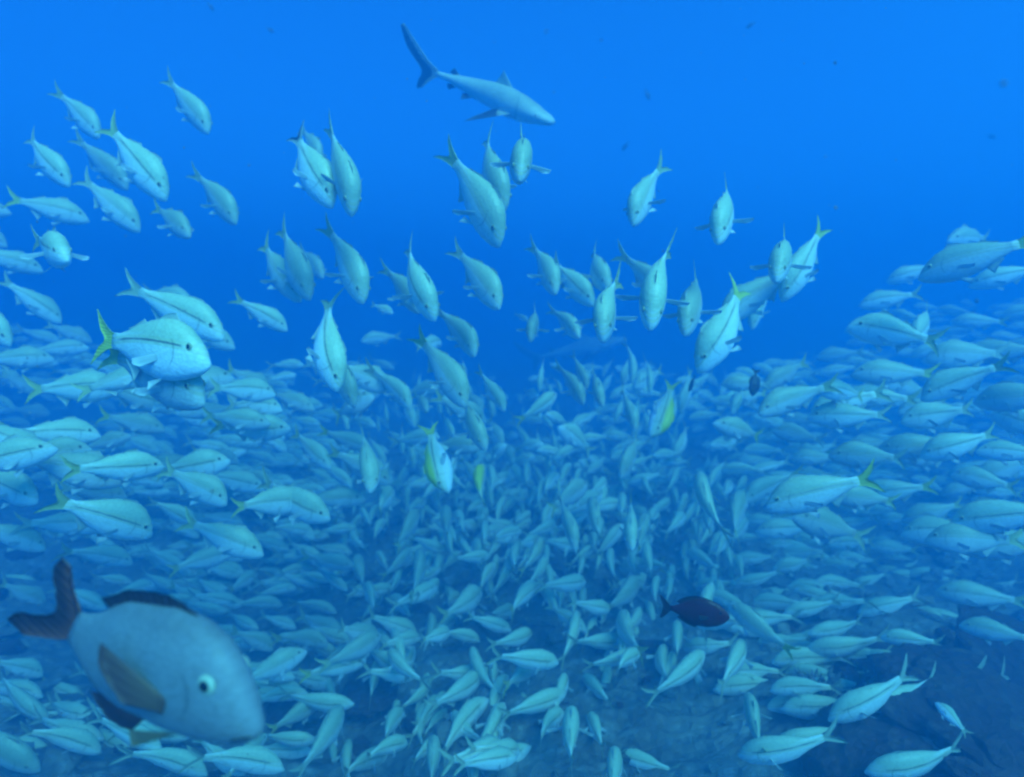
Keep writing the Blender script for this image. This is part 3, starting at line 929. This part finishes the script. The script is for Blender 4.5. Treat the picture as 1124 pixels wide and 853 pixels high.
def shark_parts():
    P = [('body', body_geo(SH, 32, 20, 2.0), ['shark_skin']),
         ('tail_fin', fin_geo([(-0.555, 0, 0.205), (-0.47, 0, 0.125), (-0.39, 0, 0.058), (-0.32, 0, 0.018), (-0.315, 0, -0.012), (-0.35, 0, -0.045), (-0.395, 0, -0.105)],
                              [(-0.575, 0, 0.190), (-0.525, 0, 0.098), (-0.475, 0, 0.048), (-0.428, 0, 0.008), (-0.412, 0, -0.025), (-0.425, 0, -0.075), (-0.425, 0, -0.118)], 26, 8, 0.012), ['shark_fin']),
         ('dorsal_fin', fin_geo([(0.20, 0, 0.064), (0.14, 0, 0.066), (0.085, 0, 0.060)], [(0.088, 0, 0.152), (0.078, 0, 0.118), (0.052, 0, 0.07)], 12, 6, 0.014), ['shark_skin']),
         ('dorsal_fin', fin_geo([(-0.17, 0, 0.030), (-0.21, 0, 0.025)], [(-0.225, 0, 0.066), (-0.245, 0, 0.034)], 8, 5, 0.010), ['shark_fin']),
         ('anal_fin', fin_geo([(-0.175, 0, -0.026), (-0.215, 0, -0.021)], [(-0.235, 0, -0.062), (-0.25, 0, -0.032)], 8, 5, 0.010), ['shark_fin'])]
    for s_ in (1, -1):
        P.append(('pectoral_fin', fin_geo([(0.265, s_ * 0.054, -0.030), (0.215, s_ * 0.056, -0.036), (0.17, s_ * 0.054, -0.036)],
                                          [(0.085, s_ * 0.285, -0.135), (0.095, s_ * 0.19, -0.100), (0.125, s_ * 0.080, -0.055)], 14, 7, 0.012, 0.0, 0.0), ['shark_fin']))
        P.append(('pelvic_fin', fin_geo([(-0.04, s_ * 0.026, -0.044), (-0.09, s_ * 0.022, -0.036)], [(-0.10, s_ * 0.075, -0.074), (-0.125, s_ * 0.030, -0.046)], 8, 5, 0.010), ['shark_fin']))
        P += split_eye(0.405, 0.062, 0.004, 0.0085, s_)
        for k in range(5):
            x0 = 0.298 - k * 0.013
            P.append(('gill_slit', fin_geo([(x0, s_ * 0.0640, 0.018), (x0 + 0.003, s_ * 0.0655, 0.0), (x0, s_ * 0.0640, -0.022)], [(x0 - 0.003, s_ * 0.0655, 0.018), (x0, s_ * 0.067, 0.0), (x0 - 0.003, s_ * 0.0655, -0.022)], 6, 3, 0.003), ['pupil']))
    return P


mx, z = pose((464, 72), (608, 134), 32, .9, None, 16)
build('reef_shark', shark_parts(), bender(-0.14, 0.02), mx, "grey shark with black-edged tail cruising above the school", 'shark', 'sharks')
mx, z = pose((575, 396), (688, 372), 12, 1.8, None, 0)
build('reef_shark', shark_parts(), bender(0.10, 0.02), mx, "faint shark fading into the blue behind the central goatfish", 'shark', 'sharks')

# ------------------------------------------------------------------ the dark red fish
DK = [(0, 0.002, -0.022, 0.008), (0.03, 0.045, -0.060, 0.026), (0.09, 0.100, -0.108, 0.045), (0.18, 0.155, -0.150, 0.060), (0.30, 0.188, -0.178, 0.068), (0.44, 0.186, -0.175, 0.064),
      (0.58, 0.142, -0.134, 0.048), (0.70, 0.082, -0.078, 0.030), (0.79, 0.040, -0.038, 0.016), (0.84, 0.034, -0.033, 0.008)]


def oval_parts(sk, fn):
    P = [('body', body_geo(DK, 24, 20, 2.1), [sk]),
         ('tail_fin', fin_geo([(-0.46, 0, 0.15), (-0.385, 0, 0.08), (-0.335, 0, 0.03), (-0.33, 0, 0), (-0.335, 0, -0.03), (-0.385, 0, -0.08), (-0.46, 0, -0.15)],
                              [(-0.50, 0, 0.155), (-0.475, 0, 0.09), (-0.455, 0, 0.04), (-0.45, 0, 0), (-0.455, 0, -0.04), (-0.475, 0, -0.09), (-0.50, 0, -0.155)], 21, 5, 0.014), [fn]),
         ('dorsal_fin', fin_geo([(0.28, 0, 0.165), (0.12, 0, 0.186), (-0.06, 0, 0.145), (-0.20, 0, 0.08)], [(0.22, 0, 0.19), (0.06, 0, 0.218), (-0.12, 0, 0.18), (-0.25, 0, 0.105)], 20, 4, 0.012, 0.002), [fn]),
         ('anal_fin', fin_geo([(0.06, 0, -0.174), (-0.08, 0, -0.130), (-0.20, 0, -0.076)], [(0.01, 0, -0.20), (-0.12, 0, -0.17), (-0.25, 0, -0.10)], 16, 4, 0.012, 0.002), [fn])]
    for s_ in (1, -1):
        P.append(('pectoral_fin', fin_geo([(0.22, s_ * 0.058, -0.01), (0.21, s_ * 0.06, -0.05)], [(0.08, s_ * 0.105, 0.01), (0.09, s_ * 0.095, -0.06)], 10, 5, 0.010), [fn]))
        P += [(a, b, ['pupil']) for a, b, c in split_eye(0.372, 0.046, 0.045, 0.020, s_)]
    return P


mx, z = pose((724, 667), (801, 677), 4, .15, None, 0)
mx = mx @ Matrix.Diagonal((1, 1, 1.18, 1))
build('dark_red_fish', oval_parts('dark_skin', 'dark_fin'), bender(0.06), mx, "small dark red oval fish with black tail at lower right centre", 'fish')
for T, N, phi, L, up, lb in [((830, 405), (826, 435), 10, .12, 0, "small black fish pointing down left of the raised tail goatfish"),
                             ((763, 412), (756, 430), 30, .10, None, "tiny black fish below the nose of the slanting chain"),
                             ((690, 155), (683, 166), 10, .12, None, "tiny dark fish alone in open water right of the shark"),
                             ((829, 24), (819, 31), 10, .12, None, "tiny dark fish near the top right of the open water"),
                             ((708, 98), (713, 110), 10, .12, None, "tiny dark fish level with the shark in open water"),
                             ((1082, 148), (1094, 152), 10, .12, None, "tiny dark fish far right in open water"),
                             ((228, 3), (235, 12), 10, .12, None, "tiny dark fish at the top edge left of the shark"),
                             ((292, 30), (301, 36), 10, .12, None, "tiny dark fish left of the shark's tail")]:
    mx, z = pose(T, N, phi, L, up, 0)
    jg, keys = join_geo(oval_parts('damsel_skin', 'dark_fin'))
    if 'DMESH' not in globals():
        DMESH = jg.mesh('black_fish', [M[q] for q in keys])
    o = link('black_fish', DMESH)
    o.matrix_world = mx
    tag(o, lb, 'fish', 'tiny dark fish')

# ------------------------------------------------------------------ the rest of the school
LAND = [((165, 385), "the big yellow tailed goatfish"), ((355, 375), "the curved bright goatfish"), ((490, 410), "the bright central diver"), ((630, 378), "the faint shark"),
        ((478, 505), "the goatfish with a yellow back"), ((795, 355), "the slanting chain of goatfish"), ((868, 440), "the raised tail goatfish"), ((985, 408), "the long black lined goatfish"),
        ((895, 538), "the large fork tailed goatfish"), ((762, 673), "the dark red fish"), ((1110, 585), "the two large right edge goatfish"), ((170, 720), "the big snapper"),
        ((290, 735), "the snapper's face"), ((505, 760), "the bright hanging tail goatfish"), ((570, 655), "the greenish lower centre goatfish"), ((627, 810), "the spread finned goatfish"),
        ((835, 690), "the bright yellow tail"), ((1050, 790), "the bare dark rock"), ((380, 480), "the green tailed goatfish"), ((245, 500), "the bright left goatfish"), ((145, 462), "the dull yellow tailed goatfish"),
        ((70, 573), "the long left edge goatfish"), ((630, 572), "the bright oval goatfish"), ((728, 452), "the plump yellow flanked goatfish"), ((365, 545), "the black eyed goatfish"), ((400, 715), "the round backed goatfish"),
        ((1015, 490), "the fine lined goatfish"), ((828, 795), "the goatfish swimming away"), ((360, 812), "the greenish backed goatfish")]


def side_of(px, py):
    lx, nm = min(LAND, key=lambda q: (q[0][0] - px) ** 2 + 1.4 * (q[0][1] - py) ** 2)
    dx, dy = px - lx[0], py - lx[1]
    if abs(dx) > 1.3 * abs(dy): r_ = 'right of' if dx > 0 else 'left of'
    elif abs(dy) > 1.3 * abs(dx): r_ = 'below' if dy > 0 else 'above'
    else: r_ = ('below ' if dy > 0 else 'above ') + ('right of' if dx > 0 else 'left of')
    return r_, nm


def heading(px, py):
    """which way the school swims at a place of the photograph: image angle (deg, 0 = right, 90 = up) and phi"""
    f = (px - 562) / 562
    if f < -0.35:
        return rng.gauss(-6, 12), rng.gauss(8, 10)
    if f > 0.45:
        return 180 + rng.gauss(-2, 12), rng.gauss(8, 10)
    if py < 520:
        if rng.random() < 0.6:
            return -90 + rng.gauss(-18 * f + (18 if f < .1 else -18), 25), rng.gauss(35, 12)
        return (rng.gauss(0, 25) if f < 0.05 else 180 + rng.gauss(0, 25)), rng.gauss(25, 15)
    if rng.random() < 0.75:
        return 82 + rng.gauss(0, 24), rng.gauss(-46, 10)
    return (rng.gauss(15, 25) if px < 700 else 165 + rng.gauss(0, 25)), rng.gauss(-38, 15)


def top_line(px):
    """upper border of the dense school in the photograph"""
    pts = [(-40, 350), (100, 385), (240, 420), (330, 400), (440, 400), (560, 420), (680, 400), (800, 420), (900, 385), (980, 345), (1170, 330)]
    for a, b in zip(pts, pts[1:]):
        if px <= b[0]:
            return a[1] + (b[1] - a[1]) * (px - a[0]) / (b[0] - a[0])
    return 330


def bare(px, py):
    """places where the photograph shows bare rock or blue gaps"""
    return ((px - 1055) / 48) ** 2 + ((py - 800) / 32) ** 2 < 1 or ((px - 755) / 100) ** 2 + ((py - 790) / 50) ** 2 < 1 or ((px - 90) / 22) ** 2 + ((py - 470) / 28) ** 2 < 1


count = len(named)
NAMED = len(PLACED)
auto = []
tries = 0
while count < 332 and tries < 30000:
    tries += 1
    px = rng.uniform(-8, PW + 8)
    py = rng.uniform(330, 862)
    if rng.random() < 0.35:
        px = rng.choice((rng.uniform(-8, 300), rng.uniform(850, PW + 8)))
        py = rng.uniform(360, 620)
    if ((px - 172) / 105) ** 2 + ((py - 728) / 72) ** 2 < 1: continue
    if px > 700 and py > 610 and rng.random() < 0.4: continue
    if py > 620 and rng.random() < min(0.85, (py - 620) / 150): continue
    if py < top_line(px) or bare(px, py): continue
    dr = C3 @ ray(px, py)
    hit = ground_at(px, py) if py > 400 else CAM + dr * 14
    dmax = min((hit - CAM).length * 0.94, 6.5)
    side = abs(px - 600) / 560
    lo = (2.8 - 0.9 * min(1, max(0, side - 0.25))) if py < 600 else 0.80 * dmax
    if dmax < lo: continue
    if side > 0.5 and py < 640 and rng.random() < 0.3: dmax = min(dmax, 3.2)
    dist = lo + (dmax - lo) * rng.random() ** 0.9
    if py > 600 and dist < 2.5: continue
    c = CAM + dr.normalized() * dist
    L = rng.uniform(0.26, 0.39)
    if c.z < ground_h(c.x, c.y) + 0.13: continue
    if any((c - q).length < 0.26 * (L + l) for q, l in PLACED): continue
    if any((project(q)[0] - px) ** 2 + (project(q)[1] - py) ** 2 < 10 ** 2 for q, l in PLACED): continue
    if any((project(q)[0] - px) ** 2 + (project(q)[1] - py) ** 2 < 30 ** 2 and dist < (q - CAM).length for q, l in PLACED[:NAMED]): continue
    ang, phi = heading(px, py)
    phi = max(-65, min(65, phi))
    depth = -(CMI @ c).z
    hl = L * math.cos(R(phi)) * FPX / depth / 2
    ex_, ey_ = math.cos(R(ang)) * hl, -math.sin(R(ang)) * hl
    mx, z = pose((px - ex_, py - ey_), (px + ex_, py + ey_), phi, L, None, rng.gauss(0, 9))
    if abs(phi) > 30: var = rng.choice((0, 1, 2, 3, 4, 5, 6))
    else: var = rng.choice((0, 0, 1, 1, 2, 3, 6))
    mx = mx @ Matrix.Diagonal((1, rng.uniform(0.9, 1.2), rng.uniform(0.95, 1.28), 1))
    o = make_goat(var, mx, hl * 2 > 34)
    auto.append((o, px, py, ang, phi, hl * 2))
    count += 1

# far members of the school, beyond the 300 that show largest
SM = [(0, -0.036, -0.054, 0.008), (0.06, 0.0408, -0.0984, 0.0448), (0.18, 0.1344, -0.1392, 0.0759), (0.34, 0.1656, -0.156, 0.0862), (0.55, 0.1248, -0.12, 0.0644), (0.72, 0.05, -0.048, 0.026), (0.82, 0.042, -0.04, 0.006)]
lowp = [('body', body_geo(SM, 9, 8), ['goat_skin']),
        ('tail_fin', fin_geo([(-0.49, 0, 0.16), (-0.36, 0, 0.054), (-0.295, 0, 0), (-0.36, 0, -0.053), (-0.49, 0, -0.155)], [(-0.50, 0, 0.165), (-0.44, 0, 0.06), (-0.372, 0, 0), (-0.44, 0, -0.056), (-0.50, 0, -0.158)], 9, 2, 0.012), ['goat_tail']),
        ('dorsal_fin', fin_geo([(0.235, 0, 0.124), (0.08, 0, 0.12)], [(0.185, 0, 0.18), (0.055, 0, 0.13)], 4, 2, 0.01), ['goat_fin'])]
for s_ in (1, -1):
    lowp.append(('pectoral_fin', fin_geo([(0.185, s_ * 0.06, -0.02), (0.185, s_ * 0.06, -0.05)], [(0.10, s_ * 0.2, -0.05), (0.07, s_ * 0.17, -0.09)], 4, 2, 0.01), ['pale_fin']))
jg, keys = join_geo(lowp)
bases = []
for am in (0.1, -0.3, 0.3):
    bd = bender(am, 0.02)
    bases.append(np.array([bd(p) for p in jg.v]))
AV, AF, AM, AC = [], [], [], []
n = 0
tries = 0
off = 0
FAR_N = 2000
while n < FAR_N and tries < 60000:
    tries += 1
    px = rng.uniform(-30, PW + 30)
    py = rng.uniform(330, 840)
    if py > 540 and rng.random() < min(0.72, (py - 560) / 170): continue
    if py < top_line(px) - 6 or (bare(px, py) and rng.random() < 0.93): continue
    dr = C3 @ ray(px, py)
    hit = ground_at(px, py) if py > 400 else CAM + dr * 14
    dmax = min((hit - CAM).length * 0.96, 13.0)
    lo = 4.8 if py < 540 else dmax * 0.86
    if dmax < lo: continue
    dist = rng.uniform(lo, dmax)
    c = CAM + dr.normalized() * dist
    L = rng.uniform(0.27, 0.38)
    if any((c - q).length < 0.24 * (L + l) for q, l in PLACED): continue
    ang, phi = heading(px, py)
    phi = max(-65, min(65, phi))
    depth = -(CMI @ c).z
    hl = L * math.cos(R(phi)) * FPX / depth / 2
    ex_, ey_ = math.cos(R(ang)) * hl, -math.sin(R(ang)) * hl
    mx, z = pose((px - ex_, py - ey_), (px + ex_, py + ey_), phi, L, None, rng.gauss(0, 9))
    base = bases[n % 3]
    mm = np.array(mx)
    AV.append(base @ mm[:3, :3].T + mm[:3, 3])
    AF += [tuple(i + off for i in f) for f in jg.f]
    AM += jg.mi
    AC.append(base)
    off += len(base)
    n += 1
me = bpy.data.meshes.new('goatfish_school')
me.from_pydata(np.concatenate(AV).tolist(), [], AF)
# the far fish share the near ones' markings: keep each one's own body coordinates for the material
at = me.attributes.new('body_position', 'FLOAT_VECTOR', 'POINT')
at.data.foreach_set('vector', np.concatenate(AC).astype(np.float32).ravel())
me.uv_layers.new(name='UVMap')


def with_attribute(m):
    c = m.copy()
    c.name = m.name + '_far'
    t = c.node_tree
    an = t.nodes.new('ShaderNodeAttribute')
    an.attribute_name = 'body_position'
    for l in list(t.links):
        if l.from_node.type == 'TEX_COORD':
            s = l.to_socket
            t.links.remove(l)
            t.links.new(an.outputs['Vector'], s)
    return c


for q in keys:
    me.materials.append(with_attribute(M[q]))
me.polygons.foreach_set('material_index', AM)
me.polygons.foreach_set('use_smooth', [True] * len(me.polygons))
o = link('goatfish_school', me)
tag(o, "mass of small distant goatfish over the reef fading into blue", 'fish school', None, 'stuff')
print('individual goatfish', count, 'far', n)

# drop the unlabelled fish that ended up wholly behind others
bpy.context.view_layer.update()
dg = bpy.context.evaluated_depsgraph_get()
vr = random.Random(2)
kept = []
for it in auto:
    o = it[0]
    own = {o.name} | {c.name for c in o.children}
    seen = 0
    for c in [o] + [c for c in o.children if c.name.startswith('body')]:
        if c.type != 'MESH': continue
        vv = c.data.vertices
        for k in range(50):
            p = c.matrix_world @ vv[vr.randrange(len(vv))].co
            q = project(p)
            if not (0 < q[0] < PW and 0 < q[1] < PH): continue
            ok, _, _, _, ob, _ = S.ray_cast(dg, CAM, (p - CAM).normalized())
            if ok and ob.name in own: seen += 1
    if seen >= 4:
        kept.append(it)
    else:
        for c in list(o.children): bpy.data.objects.remove(c)
        bpy.data.objects.remove(o)
auto = kept

seen_l = {}
for o, px, py, ang, phi, sz in auto:
    a = ang % 360
    if abs(phi) > 42: face = 'seen head on' if phi > 0 else 'seen from behind'
    elif a < 50 or a > 310: face = 'facing right'
    elif 130 < a < 230: face = 'facing left'
    elif a >= 230: face = 'nose down'
    else: face = 'nose up'
    r_, nm = side_of(px, py)
    size = 'small' if sz < 36 else ('mid-sized' if sz < 52 else 'larger')
    lab = f"{size} goatfish {face}, {r_} {nm}"
    seen_l.setdefault(lab, []).append((o, px, py))
for lab, items in seen_l.items():
    if len(items) == 1:
        tag(items[0][0], lab, 'fish', 'goatfish of the school')
        continue
    xs_ = [q[1] for q in items]; ys_ = [q[2] for q in items]
    if max(xs_) - min(xs_) > max(ys_) - min(ys_):
        items.sort(key=lambda q: q[1]); words = ['leftmost', 'second leftmost', 'third leftmost', 'fourth leftmost', 'fifth leftmost', 'sixth leftmost', 'seventh leftmost', 'eighth leftmost', 'ninth leftmost', 'rightmost']
    else:
        items.sort(key=lambda q: q[2]); words = ['topmost', 'second topmost', 'third topmost', 'fourth topmost', 'fifth topmost', 'sixth topmost', 'seventh topmost', 'eighth topmost', 'ninth topmost', 'lowest']
    for k, (o, px, py) in enumerate(items):
        tag(o, lab + ', ' + words[min(k, 9)], 'fish', 'goatfish of the school')

# fine particles drifting in the water
pr_ = random.Random(3)
gp = Geo()
for k in range(260):
    dr = C3 @ ray(pr_.uniform(-80, PW + 80), pr_.uniform(-60, PH + 60))
    c0 = CAM + dr.normalized() * pr_.uniform(0.7, 4.5)
    if c0.z < ground_h(c0.x, c0.y) + 0.1: continue
    sz = pr_.uniform(0.0008, 0.0022)
    gp.add([tuple(c0 + Vector(p) * sz * pr_.uniform(0.6, 1.3)) for p in ico], icf)
o = link('drifting_particles', gp.mesh('drifting_particles', [M['coral']], None, False))
o['kind'] = 'stuff'

# ------------------------------------------------------------------ the water as haze
hx = 34.0
z0, z1 = -2.2, CAM.z + 1.9
bx = [(-hx, -32, z0), (hx, -32, z0), (hx, 36, z0), (-hx, 36, z0), (-hx, -32, z1), (hx, -32, z1), (hx, 36, z1), (-hx, 36, z1)]
me = bpy.data.meshes.new('haze')
me.from_pydata(bx, [], [(3, 2, 1, 0), (4, 5, 6, 7), (0, 1, 5, 4), (1, 2, 6, 5), (2, 3, 7, 6), (3, 0, 4, 7)])
m = bpy.data.materials.new('haze')
m.use_nodes = True
t = m.node_tree
t.nodes.clear()
pv = t.nodes.new('ShaderNodeVolumePrincipled')
pv.inputs['Color'].default_value = (*HAZE_COLOR, 1)
pv.inputs['Density'].default_value = HAZE_DENSITY
pv.inputs['Anisotropy'].default_value = 0.58
mo = t.nodes.new('ShaderNodeOutputMaterial')
t.links.new(pv.outputs[0], mo.inputs['Volume'])
me.materials.append(m)
o = link('haze', me)
o['kind'] = 'stuff'
